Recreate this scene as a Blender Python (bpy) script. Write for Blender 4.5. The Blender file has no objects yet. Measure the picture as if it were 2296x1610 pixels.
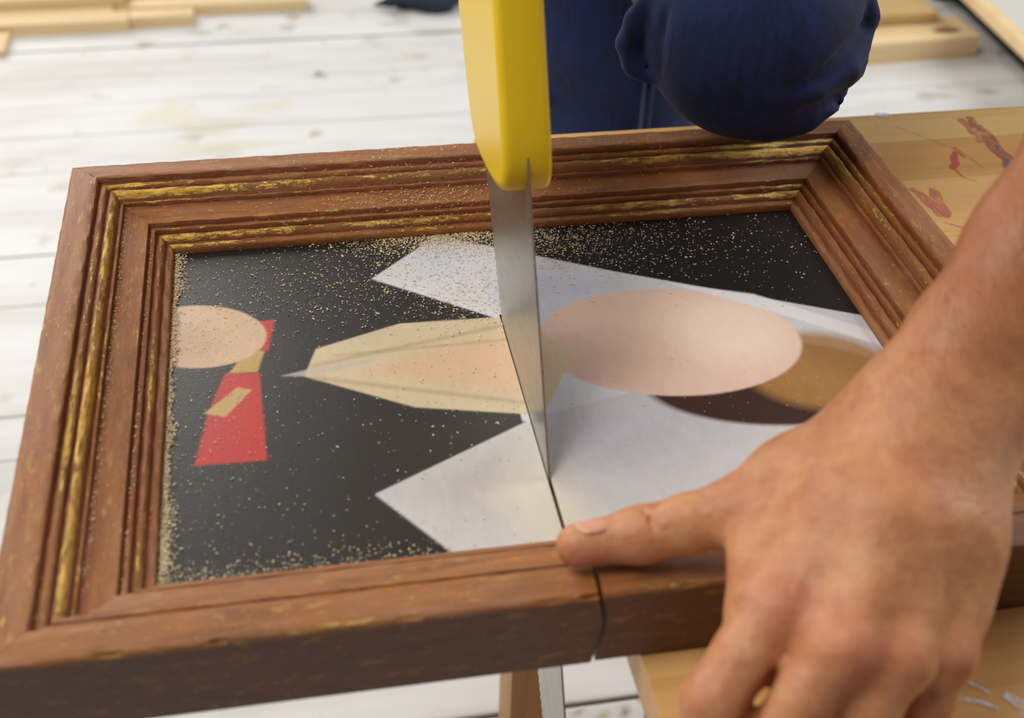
import bpy, bmesh, math, random
import numpy as np
from mathutils import Vector, Matrix

random.seed(7); RNG = np.random.default_rng(7)
SC = bpy.context.scene
COL = SC.collection
PI = math.pi

# ----------------------------------------------------------------------------
# helpers
# ----------------------------------------------------------------------------
def link(o, parent=None):
    COL.objects.link(o)
    if parent is not None:
        o.parent = parent
    return o

def mesh_obj(name, verts, faces, mat=None, parent=None, smooth=None):
    me = bpy.data.meshes.new(name)
    me.from_pydata([tuple(map(float, v)) for v in verts], [], [tuple(map(int, f)) for f in faces])
    me.update()
    if mat: me.materials.append(mat)
    if smooth is not None: shade(me, smooth)
    return link(bpy.data.objects.new(name, me), parent)

def shade(me, ang):
    me.polygons.foreach_set('use_smooth', [True] * len(me.polygons))
    if ang < 179:
        me.set_sharp_from_angle(angle=math.radians(ang))

def bm_obj(name, bm, mat=None, parent=None, smooth=None, keep=False):
    bmesh.ops.recalc_face_normals(bm, faces=bm.faces[:])
    me = bpy.data.meshes.new(name); bm.to_mesh(me)
    if not keep: bm.free()
    if mat: me.materials.append(mat)
    if smooth is not None: shade(me, smooth)
    return link(bpy.data.objects.new(name, me), parent)

def empty(name, loc=(0, 0, 0)):
    o = bpy.data.objects.new(name, None); o.location = loc; o.empty_display_size = .05
    return link(o)

def tag(o, label=None, cat=None, group=None, kind=None):
    if label: o['label'] = label
    if cat: o['category'] = cat
    if group: o['group'] = group
    if kind: o['kind'] = kind
    return o

def add_box(bm, lo, hi, bevel=0.0, rot=None, seg=2):
    c = [(a + b) / 2 for a, b in zip(lo, hi)]; s = [abs(b - a) for a, b in zip(lo, hi)]
    m = Matrix.Translation(c)
    if rot is not None: m = m @ rot
    m = m @ Matrix.Diagonal((s[0], s[1], s[2], 1))
    r = bmesh.ops.create_cube(bm, size=1, matrix=m)
    if bevel:
        es = list({e for v in r['verts'] for e in v.link_edges})
        bmesh.ops.bevel(bm, geom=es, offset=bevel, segments=seg, profile=.6, affect='EDGES', clamp_overlap=True)

def box_obj(name, lo, hi, mat, parent=None, bevel=.002, rot=None):
    bm = bmesh.new(); add_box(bm, lo, hi, bevel, rot)
    return bm_obj(name, bm, mat, parent, 40)

def localize(root, objs):
    """parts are modelled in world space: keep them there when the root Empty is elsewhere"""
    bpy.context.view_layer.update()
    for o in objs:
        o.parent = root
        o.matrix_parent_inverse = Matrix.Identity(4)
        me = o.data
        me.transform(Matrix.Translation(-Vector(root.location)))

# ------------------------------------------------------------------ materials
def srgb(r, g, b):
    f = lambda c: (c / 255) / 12.92 if c / 255 <= .04045 else ((c / 255 + .055) / 1.055) ** 2.4
    return (f(r), f(g), f(b), 1)

class NT:
    def __init__(s, name):
        s.m = bpy.data.materials.new(name); s.m.use_nodes = True
        s.t = s.m.node_tree; s.b = s.t.nodes['Principled BSDF']
    def n(s, ty, **kw):
        nd = s.t.nodes.new(ty)
        for k, v in kw.items():
            if hasattr(nd, k): setattr(nd, k, v)
            else: nd.inputs[k.replace('_', ' ')].default_value = v
        return nd
    def l(s, a, b): s.t.links.new(a, b)
    def setp(s, **kw):
        for k, v in kw.items(): s.b.inputs[k.replace('_', ' ')].default_value = v
    def coord(s, kind='Object', scale=(1, 1, 1), rot=(0, 0, 0), name=None):
        if kind == 'UV':
            tc = s.n('ShaderNodeUVMap'); out = tc.outputs[0]
        else:
            tc = s.n('ShaderNodeTexCoord'); out = tc.outputs[kind]
        mp = s.n('ShaderNodeMapping'); mp.inputs['Scale'].default_value = scale; mp.inputs['Rotation'].default_value = rot
        s.l(out, mp.inputs[0]); return mp.outputs[0]
    def noise(s, vec, scale, detail=4, rough=.55, dist=0):
        nd = s.n('ShaderNodeTexNoise'); nd.inputs['Scale'].default_value = scale; nd.inputs['Detail'].default_value = detail
        nd.inputs['Roughness'].default_value = rough; nd.inputs['Distortion'].default_value = dist
        if vec is not None: s.l(vec, nd.inputs['Vector'])
        return nd.outputs['Fac']
    def ramp(s, fac, stops, interp='LINEAR'):
        r = s.n('ShaderNodeValToRGB'); cr = r.color_ramp; cr.interpolation = interp
        while len(cr.elements) < len(stops): cr.elements.new(.5)
        for e, (p, c) in zip(cr.elements, stops):
            e.position = p; e.color = c if len(c) == 4 else (*c, 1)
        s.l(fac, r.inputs[0]); return r.outputs[0]
    def mix(s, fac, a, b, blend='MIX'):
        m = s.n('ShaderNodeMix', data_type='RGBA', blend_type=blend)
        for sock, v in ((m.inputs[0], fac), (m.inputs[6], a), (m.inputs[7], b)):
            if hasattr(v, 'links'): s.l(v, sock)
            else: sock.default_value = v
        return m.outputs[2]
    def math(s, op, a, b=0.5, c=None, clamp=False):
        m = s.n('ShaderNodeMath', operation=op); m.use_clamp = clamp
        for i, v in enumerate((a, b) if c is None else (a, b, c)):
            if hasattr(v, 'links'): s.l(v, m.inputs[i])
            else: m.inputs[i].default_value = v
        return m.outputs[0]
    def bump(s, h, strength=.3, dist=.001, normal=None):
        b = s.n('ShaderNodeBump'); b.inputs['Strength'].default_value = strength; b.inputs['Distance'].default_value = dist
        s.l(h, b.inputs['Height'])
        if normal is not None: s.l(normal, b.inputs['Normal'])
        return b.outputs[0]
    def attr(s, name, out='Fac'):
        a = s.n('ShaderNodeAttribute', attribute_name=name); return a.outputs[out]
    def out(s, key, v): s.l(v, s.b.inputs[key])

G = lambda v: (v, v, v, 1)

def mat_plain(name, col, rough=.6, metal=0, bump=None, var=.0, vs=30):
    N = NT(name); N.setp(Roughness=rough, Metallic=metal)
    c = N.coord('Object')
    f = N.noise(c, vs, 5)
    dark = tuple(x * (1 - var) for x in col[:3]) + (1,)
    N.out('Base Color', N.mix(f, dark, tuple(min(1, x * (1 + var)) for x in col[:3]) + (1,)))
    if bump: N.out('Normal', N.bump(N.noise(c, bump[0], 5), bump[1], bump[2]))
    return N.m

def mat_frame():
    N = NT('gilded_bole_frame')
    uv = N.coord('UV'); uvs = N.coord('UV', (1, 3.2, 1)); uvl = N.coord('UV', (14, 150, 1))
    obj = N.coord('Object')
    # worn brown / terracotta bole, brushed along the rail
    f1 = N.noise(N.coord('UV', (16, 150, 1)), 1, 6, .68)
    f2 = N.noise(obj, 30, 6, .62)
    base = N.ramp(f1, [(.25, srgb(104, 56, 22)), (.45, srgb(152, 96, 48)), (.6, srgb(172, 114, 62)), (.8, srgb(192, 138, 82))])
    base = N.mix(N.ramp(f2, [(.42, G(0)), (.62, G(1))]), base, N.mix(.6, base, srgb(172, 100, 40)))
    # mauve-grey worn paint bloom on flat places
    bl = N.ramp(N.noise(N.coord('UV', (12, 40, 1)), 1, 5, .6), [(.5, G(0)), (.68, G(1))])
    base = N.mix(N.math('MULTIPLY', bl, .38), base, srgb(164, 118, 98))
    # soft ochre rubbed through in dabs
    och = N.ramp(N.noise(N.coord('UV', (60, 190, 1)), 1, 5, .7), [(.56, G(0)), (.70, G(1))])
    base = N.mix(N.math('MULTIPLY', och, .8), base, srgb(206, 156, 84))
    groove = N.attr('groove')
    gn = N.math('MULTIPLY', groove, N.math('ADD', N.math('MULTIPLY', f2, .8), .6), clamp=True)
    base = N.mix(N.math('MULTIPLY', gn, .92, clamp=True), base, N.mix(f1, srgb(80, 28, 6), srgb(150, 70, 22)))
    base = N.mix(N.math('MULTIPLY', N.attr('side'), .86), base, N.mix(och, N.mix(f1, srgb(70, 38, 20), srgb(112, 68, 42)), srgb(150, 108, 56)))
    # gold leaf remains
    gold = N.attr('gold')
    g1 = N.noise(N.coord('UV', (110, 560, 1)), 1, 9, .82, .2)
    g2 = N.noise(N.coord('UV', (16, 40, 1)), 1, 3, .5)
    g3 = N.noise(N.coord('UV', (4.5, 10, 1)), 1, 2, .5)
    gsum = N.math('ADD', N.math('MULTIPLY', g1, .55), N.math('ADD', N.math('MULTIPLY', g2, .42), N.math('MULTIPLY', g3, .30)))
    gsum = N.math('ADD', gsum, N.math('MULTIPLY', N.noise(N.coord('Object'), 1100, 2, .6), .16))
    thr = N.math('ADD', gsum, N.math('MULTIPLY', gold, .15))
    gm = N.ramp(thr, [(.858, G(0)), (.886, G(1))])
    fl = N.ramp(N.noise(N.coord('UV', (160, 520, 1)), 1, 3, .6), [(.64, G(0)), (.68, G(1))])
    gm = N.math('MAXIMUM', gm, N.math('MULTIPLY', fl, N.math('SUBTRACT', .8, N.math('MULTIPLY', N.attr('side'), .5))))
    gcol = N.ramp(g1, [(.32, srgb(120, 76, 20)), (.45, srgb(206, 154, 54)), (.58, srgb(244, 206, 112)), (.75, srgb(250, 230, 170))])
    N.out('Base Color', N.mix(gm, base, gcol))
    N.out('Metallic', N.math('MULTIPLY', gm, .55))
    N.out('Roughness', N.mix(gm, G(.42), G(.24)))
    h = N.math('ADD', N.math('MULTIPLY', g1, .6), N.math('MULTIPLY', gm, .35))
    h2 = N.math('ADD', h, N.math('MULTIPLY', N.noise(obj, 420, 3), .5))
    N.out('Normal', N.bump(h2, .8, .0011))
    N.setp(Coat_Weight=.12, Coat_Roughness=.25)
    return N.m

def mat_painting():
    N = NT('oil_paint_panel')
    a = N.n('ShaderNodeAttribute', attribute_name='paint')
    c = N.coord('Object')
    v = N.noise(N.coord('Object', (40, 14, 1), (0, 0, .5)), 6, 6, .6)
    col = N.mix(.16, a.outputs['Color'], N.mix(v, G(.0), srgb(250, 235, 215)), 'OVERLAY')
    N.out('Base Color', col)
    N.setp(Roughness=.36, Specular_IOR_Level=.5)
    h = N.math('ADD', N.noise(N.coord('Object', (160, 700, 1), (0, 0, .2)), 1, 4), N.noise(c, 900, 2))
    N.out('Normal', N.bump(h, .16, .0004))
    return N.m

def mat_wood(name, light, dark, axis=0, rough=.5, scale=1.0, strip=None, coat=0.0):
    """axis: direction of the grain (0 x, 1 y, 2 z)"""
    N = NT(name)
    s = [60, 60, 60]; s[axis] = 2.2
    s = tuple(x * scale for x in s)
    g = N.noise(N.coord('Object', s), 1, 6, .6, .6)
    s2 = [260, 260, 260]; s2[axis] = 6
    fine = N.noise(N.coord('Object', tuple(s2)), 1, 4, .6)
    mixf = N.math('ADD', N.math('MULTIPLY', g, .7), N.math('MULTIPLY', fine, .3))
    col = N.ramp(mixf, [(.3, dark), (.5, light), (.72, tuple(min(1, x * 1.08) for x in light[:3]) + (1,))])
    if strip:
        # edge-glued staves: each stave has its own tone
        o = 1 if axis == 0 else 0
        sep = N.n('ShaderNodeSeparateXYZ'); N.l(N.coord('Object'), sep.inputs[0])
        k = N.math('FLOOR', N.math('DIVIDE', N.math('ADD', sep.outputs[o], 3.0 + strip[1]), strip[0]))
        wn = N.n('ShaderNodeTexWhiteNoise', noise_dimensions='1D'); N.l(k, wn.inputs['W'])
        col = N.mix(N.math('MULTIPLY', wn.outputs['Value'], .55), col, N.mix(1.0, col, srgb(214, 172, 118), 'MULTIPLY'))
    N.out('Base Color', col)
    N.setp(Roughness=rough, Coat_Weight=coat, Coat_Roughness=.2)
    N.out('Normal', N.bump(fine, .2, .0006))
    return N.m

def mat_floor():
    N = NT('white_painted_planks')
    c = N.coord('Object')
    n1 = N.noise(N.coord('Object', (3, 14, 1)), 1, 5, .6)
    base = N.ramp(n1, [(.25, srgb(208, 205, 201)), (.55, srgb(228, 226, 224)), (.8, srgb(236, 235, 235))])
    # scuffs and worn specks of grey-brown
    n2 = N.noise(c, 16, 6, .62)
    sp = N.ramp(n2, [(.60, G(0)), (.70, G(1))])
    base = N.mix(N.math('MULTIPLY', sp, .33), base, srgb(168, 160, 140))
    vo = N.n('ShaderNodeTexVoronoi'); vo.inputs['Scale'].default_value = 17; vo.inputs['Randomness'].default_value = 1; N.l(c, vo.inputs['Vector'])
    dots = N.ramp(N.math('ADD', vo.outputs['Distance'], N.math('MULTIPLY', N.noise(c, 60, 3), .16)), [(.10, G(1)), (.20, G(0))])
    gate = N.ramp(N.noise(c, 7, 2), [(.50, G(0)), (.62, G(1))])
    base = N.mix(N.math('MULTIPLY', N.math('MULTIPLY', dots, gate), .55), base, srgb(140, 128, 104))
    a = N.n('ShaderNodeAttribute', attribute_name='stain')
    base = N.mix(a.outputs['Alpha'], base, a.outputs['Color'])
    base = N.mix(N.math('MULTIPLY', N.math('MULTIPLY', N.attr('joint'), .9), N.attr('open')), base, srgb(84, 76, 66))
    N.out('Base Color', base)
    N.setp(Roughness=.55)
    N.out('Normal', N.bump(N.noise(N.coord('Object', (4, 60, 1)), 3, 5), .25, .001))
    return N.m

def mat_skin():
    N = NT('sun_tanned_skin')
    c = N.coord('Object')
    n1 = N.noise(c, 55, 5, .6); n2 = N.noise(c, 170, 4, .6)
    f = N.math('ADD', N.math('MULTIPLY', n1, .65), N.math('MULTIPLY', n2, .35))
    col = N.ramp(f, [(.34, srgb(180, 114, 76)), (.5, srgb(198, 134, 92)), (.66, srgb(210, 152, 106))])
    red = N.attr('red')
    col = N.mix(N.math('MULTIPLY', red, .75, clamp=True), col, srgb(204, 112, 92))
    tan = N.attr('tan')
    col = N.mix(N.math('MULTIPLY', tan, .8, clamp=True), col, N.mix(n1, srgb(160, 94, 58), srgb(178, 110, 70)))
    pale = N.attr('pale')
    col = N.mix(N.math('MULTIPLY', pale, .8, clamp=True), col, srgb(222, 182, 150))
    N.out('Base Color', col)
    N.setp(Roughness=.5, Subsurface_Weight=.12, Subsurface_Scale=.006)
    N.b.inputs['Subsurface Radius'].default_value = (1, .35, .18)
    vo = N.n('ShaderNodeTexVoronoi'); vo.inputs['Scale'].default_value = 420; N.l(c, vo.inputs['Vector'])
    wr = N.noise(N.coord('Object', (1, 1, 1), (0, 0, .7)), 130, 4, .6, 1.0)
    h = N.math('ADD', N.math('MULTIPLY', vo.outputs['Distance'], .35), N.math('MULTIPLY', wr, 1.2))
    N.out('Normal', N.bump(h, .32, .0012))
    return N.m

def mat_denim(name, a, b):
    N = NT(name)
    c = N.coord('Object')
    w = N.n('ShaderNodeTexWave'); w.inputs['Scale'].default_value = 700; w.inputs['Distortion'].default_value = 1.5; w.inputs['Detail'].default_value = 2
    N.l(N.coord('Object', (1, .5, 1.2), (.3, .5, .8)), w.inputs['Vector'])
    n = N.noise(c, 22, 5, .6); st = N.noise(N.coord('Object', (90, 90, 8)), 3, 4, .6)
    f = N.math('ADD', N.math('MULTIPLY', n, .5), N.math('MULTIPLY', st, .5))
    col = N.ramp(f, [(.35, a), (.65, b)])
    N.out('Base Color', col)
    N.setp(Roughness=.85, Sheen_Weight=.03, Sheen_Roughness=.4)
    h = N.math('ADD', w.outputs['Fac'], N.math('MULTIPLY', st, 2.0))
    N.out('Normal', N.bump(h, .16, .0004))
    return N.m

M_FRAME = mat_frame()
M_PAINT = mat_painting()
M_BACK = mat_plain('raw_panel_edge', srgb(120, 92, 62), .8, var=.15)
M_PINE = mat_wood('laminated_pine', srgb(234, 190, 122), srgb(214, 162, 92), 0, .42, 1.0, (.052, .012), .15)
M_LEG = mat_wood('brown_leg_wood', srgb(176, 124, 66), srgb(138, 92, 44), 2, .5)
M_LATH = mat_wood('raw_pine_lath', srgb(236, 208, 160), srgb(214, 178, 120), 0, .6, .6)
M_PLY = mat_wood('brown_board', srgb(196, 164, 108), srgb(170, 136, 82), 0, .6, .5)
M_FLOOR = mat_floor()
M_SKIN = mat_skin()
M_JEANS = mat_denim('navy_denim', srgb(9, 19, 50), srgb(20, 42, 102))
M_STITCH = mat_plain('navy_thread', srgb(60, 72, 104), .8)
M_SHIRT = mat_plain('grey_work_shirt', srgb(92, 96, 104), .9, var=.1, bump=(200, .2, .001))
M_HAIR = mat_plain('brown_hair', srgb(60, 42, 28), .6, var=.3, bump=(300, .5, .002))
M_SHOE = mat_plain('dark_shoe', srgb(38, 34, 32), .6, var=.1)
M_YEL = mat_plain('yellow_plastic', srgb(243, 204, 24), .34, var=.03, bump=(240, .05, .0006))
M_BLACKR = mat_plain('black_rubber', srgb(30, 30, 30), .6)
M_NAIL = mat_plain('finger_nail', srgb(220, 158, 132), .28, var=.03)
M_RAG = mat_plain('dark_blue_rag', srgb(38, 48, 60), .9, var=.25, bump=(70, .4, .004))
M_WHITE = mat_plain('white_laminate', srgb(214, 212, 204), .45, var=.03)
M_BLACK = mat_plain('black_metal', srgb(26, 25, 24), .5, var=.1)
M_DUST = mat_plain('pale_sawdust', srgb(226, 208, 170), .85, var=.22, vs=700)

def mat_steel():
    N = NT('saw_steel')
    c = N.coord('Object', (1, 1, 1), (math.radians(31), 0, 0))
    sep = N.coord('Object', (60, 900, 14), (0, 0, 0))
    n = N.noise(N.coord('Object', (40, 40, 900), (-.55, 0, 0)), 1, 4, .6)
    N.out('Base Color', N.ramp(n, [(.3, srgb(150, 147, 138)), (.7, srgb(196, 193, 184))]))
    N.setp(Metallic=.95, Roughness=.36)
    N.out('Normal', N.bump(n, .08, .0003))
    return N.m
M_STEEL = mat_steel()

# ----------------------------------------------------------------------------
# signed-distance modelling: smooth unions of tapered limbs -> one closed mesh
# ----------------------------------------------------------------------------
class Field:
    def __init__(s, lo, hi, h):
        s.h = h; s.lo = np.array(lo, float); n = np.ceil((np.array(hi) - s.lo) / h).astype(int) + 1
        s.n = n; s.F = np.full(n, .2, np.float32)
    def _sub(s, lo, hi):
        a = np.clip(np.floor((lo - s.lo) / s.h).astype(int), 0, s.n - 1)
        b = np.clip(np.ceil((hi - s.lo) / s.h).astype(int) + 1, 1, s.n)
        if np.any(b <= a): return None
        ax = [s.lo[i] + s.h * np.arange(a[i], b[i]) for i in range(3)]
        return tuple(slice(a[i], b[i]) for i in range(3)), np.meshgrid(*ax, indexing='ij')
    @staticmethod
    def smin(a, b, k):
        h = np.clip(.5 + .5 * (b - a) / k, 0, 1)
        return b + (a - b) * h - k * h * (1 - h)
    def cap(s, A, B, ra, rb, k=.01, n=None, flat=1.0, cut=False):
        """tapered capsule; along n its radius is multiplied by flat"""
        A = np.array(A, float); B = np.array(B, float)
        m = max(ra, rb) * max(1, flat) + k + 3 * s.h
        q = s._sub(np.minimum(A, B) - m, np.maximum(A, B) + m)
        if q is None: return
        sl, (X, Y, Z) = q
        d = B - A; L2 = float(d @ d) + 1e-12
        px, py, pz = X - A[0], Y - A[1], Z - A[2]
        t = np.clip((px * d[0] + py * d[1] + pz * d[2]) / L2, 0, 1)
        qx, qy, qz = px - t * d[0], py - t * d[1], pz - t * d[2]
        if n is not None:
            nn = np.array(n, float); u = d / math.sqrt(L2)
            nn = nn - u * (nn @ u); nn /= np.linalg.norm(nn)
            c = qx * nn[0] + qy * nn[1] + qz * nn[2]
            g = (1 / flat - 1) * c
            qx, qy, qz = qx + g * nn[0], qy + g * nn[1], qz + g * nn[2]
        dist = np.sqrt(qx * qx + qy * qy + qz * qz) - (ra + (rb - ra) * t)
        if n is not None and flat < 1: dist = dist * (.5 + .5 * flat)
        f = s.F[sl]
        if cut: s.F[sl] = -s.smin(-f, dist, k)
        else: s.F[sl] = s.smin(f, dist.astype(np.float32), k)
    def chain(s, pts, radii, k=.01, **kw):
        for i in range(len(pts) - 1): s.cap(pts[i], pts[i + 1], radii[i], radii[i + 1], k, **kw)
    def mesh(s):
        F = s.F; n = s.n; inside = F < 0
        cnt = np.zeros(n - 1, np.int8); P = np.zeros(tuple(n - 1) + (3,), np.float32)
        for ax in range(3):
            o1, o2 = [a for a in range(3) if a != ax]
            a = [slice(None)] * 3; b = [slice(None)] * 3
            a[ax] = slice(0, -1); b[ax] = slice(1, None)
            fa, fb = F[tuple(a)], F[tuple(b)]
            cr = (fa < 0) != (fb < 0)
            t = np.where(cr, fa / np.where(cr, fa - fb, 1), 0)
            for i in (0, 1):
                for j in (0, 1):
                    # the cell whose corner offsets in o1,o2 are i,j
                    sl = [slice(None)] * 3
                    sl[ax] = slice(None); sl[o1] = slice(i, n[o1] - 1 + i); sl[o2] = slice(j, n[o2] - 1 + j)
                    c = cr[tuple(sl)]; tt = t[tuple(sl)]
                    cnt += c
                    P[..., ax] += np.where(c, tt, 0); P[..., o1] += np.where(c, i, 0); P[..., o2] += np.where(c, j, 0)
        act = cnt > 0
        idx = -np.ones(n - 1, np.int64); idx[act] = np.arange(act.sum())
        cells = np.argwhere(act)
        V = s.lo + s.h * (cells + P[act] / cnt[act][:, None])
        quads = []
        for ax in range(3):
            o1, o2 = [(1, 2), (2, 0), (0, 1)][ax]
            a = [slice(1, -1)] * 3; b = [slice(1, -1)] * 3
            a[ax] = slice(0, -1); b[ax] = slice(1, None)
            ia, ib = inside[tuple(a)], inside[tuple(b)]
            for flip, cr in ((False, ia & ~ib), (True, ~ia & ib)):
                e = np.argwhere(cr)
                if not len(e): continue
                off = np.ones(3, int); off[ax] = 0; e = e + off
                def cell(d1, d2):
                    q = e.copy(); q[:, o1] -= d1; q[:, o2] -= d2
                    return idx[q[:, 0], q[:, 1], q[:, 2]]
                Q = np.stack([cell(1, 1), cell(0, 1), cell(0, 0), cell(1, 0)], 1)
                quads.append(Q[:, ::-1] if flip else Q)
        return V, np.concatenate(quads)

def np_mesh(name, V, Q, mat, parent=None, loc=(0, 0, 0), iters=2):
    # a little Laplacian smoothing removes the lattice
    V = V - np.array(loc)
    nv = len(V)
    for it in range(iters):
        acc = np.zeros_like(V); c = np.zeros(nv)
        for i in range(4):
            a, b = Q[:, i], Q[:, (i + 1) % 4]
            for k in range(3): acc[:, k] += np.bincount(a, V[b, k], nv) + np.bincount(b, V[a, k], nv)
            c += np.bincount(a, minlength=nv) + np.bincount(b, minlength=nv)
        V = V * .4 + .6 * acc / np.maximum(c, 1)[:, None]
    me = bpy.data.meshes.new(name)
    me.vertices.add(nv); me.vertices.foreach_set('co', V.astype(np.float32).ravel())
    me.loops.add(len(Q) * 4); me.loops.foreach_set('vertex_index', Q.astype(np.int32).ravel())
    me.polygons.add(len(Q)); me.polygons.foreach_set('loop_start', np.arange(0, len(Q) * 4, 4, dtype=np.int32))
    me.polygons.foreach_set('use_smooth', np.ones(len(Q), bool))
    me.update(calc_edges=True); me.validate()
    me.materials.append(mat)
    o = bpy.data.objects.new(name, me)
    return link(o, parent), V + np.array(loc)

def fattr(me, name, vals):
    a = me.attributes.new(name, 'FLOAT', 'POINT'); a.data.foreach_set('value', np.asarray(vals, np.float32))

# ----------------------------------------------------------------------------
# camera (fitted to the frame's corners and moulding lines)
# ----------------------------------------------------------------------------
F_PX = 2843.5; SENS = 22.3
cam = bpy.data.cameras.new('camera'); cam.sensor_width = SENS; cam.sensor_fit = 'HORIZONTAL'
cam.lens = F_PX / 2296 * SENS; cam.clip_start = .02; cam.clip_end = 50
co = link(bpy.data.objects.new('camera', cam))
co.location = (.12712, -.3166, .36875)
a, b, c = .91246, -.02663, -.17773
co.matrix_world = Matrix.Translation(co.location) @ Matrix.Rotation(c, 4, 'Z') @ Matrix.Rotation(b, 4, 'Y') @ Matrix.Rotation(a, 4, 'X')
cam.dof.use_dof = True; cam.dof.focus_distance = .715; cam.dof.aperture_fstop = 4.6
SC.camera = co

# ----------------------------------------------------------------------------
# setting: floor of white painted planks, running along x
# ----------------------------------------------------------------------------
ZF = -.55; LX = .48; LY = .36766; TH = .0395
joints = [-.95, -.84, -.73, -.62, -.51, -.40, -.29, -.185, -.075, .035, .14, .2455, .3528, .462, .5706, .68, .711 + .04, .8237, .9295, 1.04, 1.153, 1.2635, 1.373, 1.483, 1.586, 1.689, 1.797, 1.905, 2.01, 2.12, 2.23, 2.34, 2.45, 2.56]
joints = sorted(j for j in joints if j not in (.68,))
STAINS = [ # x, y, rx, ry, colour, strength
    (.0254, 1.865, .012, .012, (150, 132, 90), .6), (-.01, 1.845, .02, .01, (168, 152, 112), .6), (.15, 1.893, .014, .016, (168, 120, 84), .6),
    (.1808, 1.6494, .011, .014, (96, 90, 80), .75), (-.1056, 1.8043, .017, .014, (168, 156, 120), .7), (.1376, 1.8481, .017, .015, (170, 156, 130), .6),
    (.3502, 1.7045, .02, .012, (180, 170, 150), .5), (.303, 1.6175, .012, .01, (170, 160, 140), .5), (.1628, 1.4439, .012, .011, (186, 160, 110), .7),
    (.0054, 1.4859, .06, .03, (212, 204, 172), .6), (-.056, 1.5309, .05, .04, (222, 216, 186), .6), (.0944, 1.5427, .05, .02, (218, 212, 180), .5),
    (.02, 1.42, .09, .02, (216, 210, 178), .5), (-.02, 1.455, .02, .012, (170, 158, 122), .5),
    (-.1966, 1.3286, .02, .012, (196, 184, 156), .6), (-.1597, 1.0521, .016, .012, (206, 192, 164), .6),
    (.3111, .384, .0045, .0035, (214, 196, 40), .9), (.3459, .3406, .012, .003, (206, 196, 40), .9), (.355, .337, .006, .0025, (150, 170, 60), .9),
    (.3702, .3415, .0035, .005, (96, 96, 92), .9), (.33, .345, .003, .003, (120, 118, 112), .7),
    (1.3735, 1.5956, .012, .012, (120, 116, 100), .7), (1.2758, 1.4527, .02, .01, (150, 144, 122), .6), (1.1742, 1.4485, .035, .015, (176, 170, 152), .6),
    (1.36, 1.44, .02, .012, (150, 146, 128), .6), (1.30, 1.76, .02, .012, (150, 144, 122), .5), (1.22, 1.70, .012, .012, (150, 140, 118), .5),
    (.40, 1.80, .06, .02, (176, 170, 160), .5), (.33, 1.845, .03, .014, (180, 172, 162), .5)]
def build_floor():
    xs = np.arange(-1.6, 2.61, .01); V = []; Fc = []; J = []; base = 0
    for j in range(len(joints) - 1):
        y0, y1 = joints[j] + (.0009 if joints[j] < .5 else .0004), joints[j + 1] - (.0009 if joints[j + 1] < .5 else .0004)
        ny = max(4, int(round((y1 - y0) / .009)))
        ys = [y0, y0, y0 + .0016] + list(np.linspace(y0 + .006, y1 - .006, ny)) + [y1 - .0016, y1, y1]
        dp = .012 if y0 < .5 else .00025
        zs = [-dp, -min(dp, .0022) * .6, 0] + [0] * ny + [0, -min(dp, .0022) * .6, -dp]
        js = [1, .8, 0.1] + [0] * ny + [.1, .8, 1]
        hz = (RNG.random() - .5) * .0012
        wig = np.cumsum(RNG.normal(0, .00025, len(xs))); wig -= np.linspace(0, wig[-1], len(xs))
        for yy, zz, jj in zip(ys, zs, js):
            e = 1 if abs(yy - (y0 + y1) / 2) > (y1 - y0) / 2 - .003 else 0
            V.append(np.stack([xs, np.full_like(xs, yy) + np.clip(wig, -.0008, .0008) * e * (1 if zz == 0 else .3), np.full_like(xs, ZF + zz + hz)], 1)); J += [jj] * len(xs)
        n = len(xs)
        for r in range(len(ys) - 1):
            a_ = base + r * n + np.arange(n - 1)
            Fc.append(np.stack([a_, a_ + 1, a_ + 1 + n, a_ + n], 1))
        base += n * len(ys)
    V = np.concatenate(V); Fc = np.concatenate(Fc)
    me = bpy.data.meshes.new('floor')
    me.vertices.add(len(V)); me.vertices.foreach_set('co', V.astype(np.float32).ravel())
    me.loops.add(Fc.size); me.loops.foreach_set('vertex_index', Fc.astype(np.int32).ravel())
    me.polygons.add(len(Fc)); me.polygons.foreach_set('loop_start', np.arange(0, Fc.size, 4, dtype=np.int32))
    me.update(calc_edges=True); me.materials.append(M_FLOOR)
    fattr(me, 'joint', J)
    fattr(me, 'open', np.where(V[:, 1] < .5, 1.0, .05))
    colr = np.zeros((len(V), 4), np.float32); colr[:, :3] = .5
    for x, y, rx, ry, cc, st in STAINS:
        th = np.arctan2((V[:, 1] - y) / ry, (V[:, 0] - x) / rx)
        ph = x * 50
        d = np.hypot((V[:, 0] - x) / rx, (V[:, 1] - y) / ry) / (1 + .25 * np.sin(3 * th + ph) + .15 * np.sin(5 * th + 2 * ph))
        w = np.clip((1.15 - d) / .5, 0, 1) * st
        m = w > colr[:, 3]
        colr[m, :3] = srgb(*cc)[:3]; colr[m, 3] = w[m]
    at = me.color_attributes.new('stain', 'FLOAT_COLOR', 'POINT'); at.data.foreach_set('color', colr.ravel())
    o = link(bpy.data.objects.new('floor', me)); return tag(o, kind='structure')
build_floor()
# dark subfloor seen through the plank gaps
o = box_obj('trim_1', (-1.6, -.95, ZF - .04), (2.6, 2.56, ZF - .0135), mat_plain('dark_gap', srgb(48, 42, 36), .9), None, 0); tag(o, kind='structure')

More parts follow.
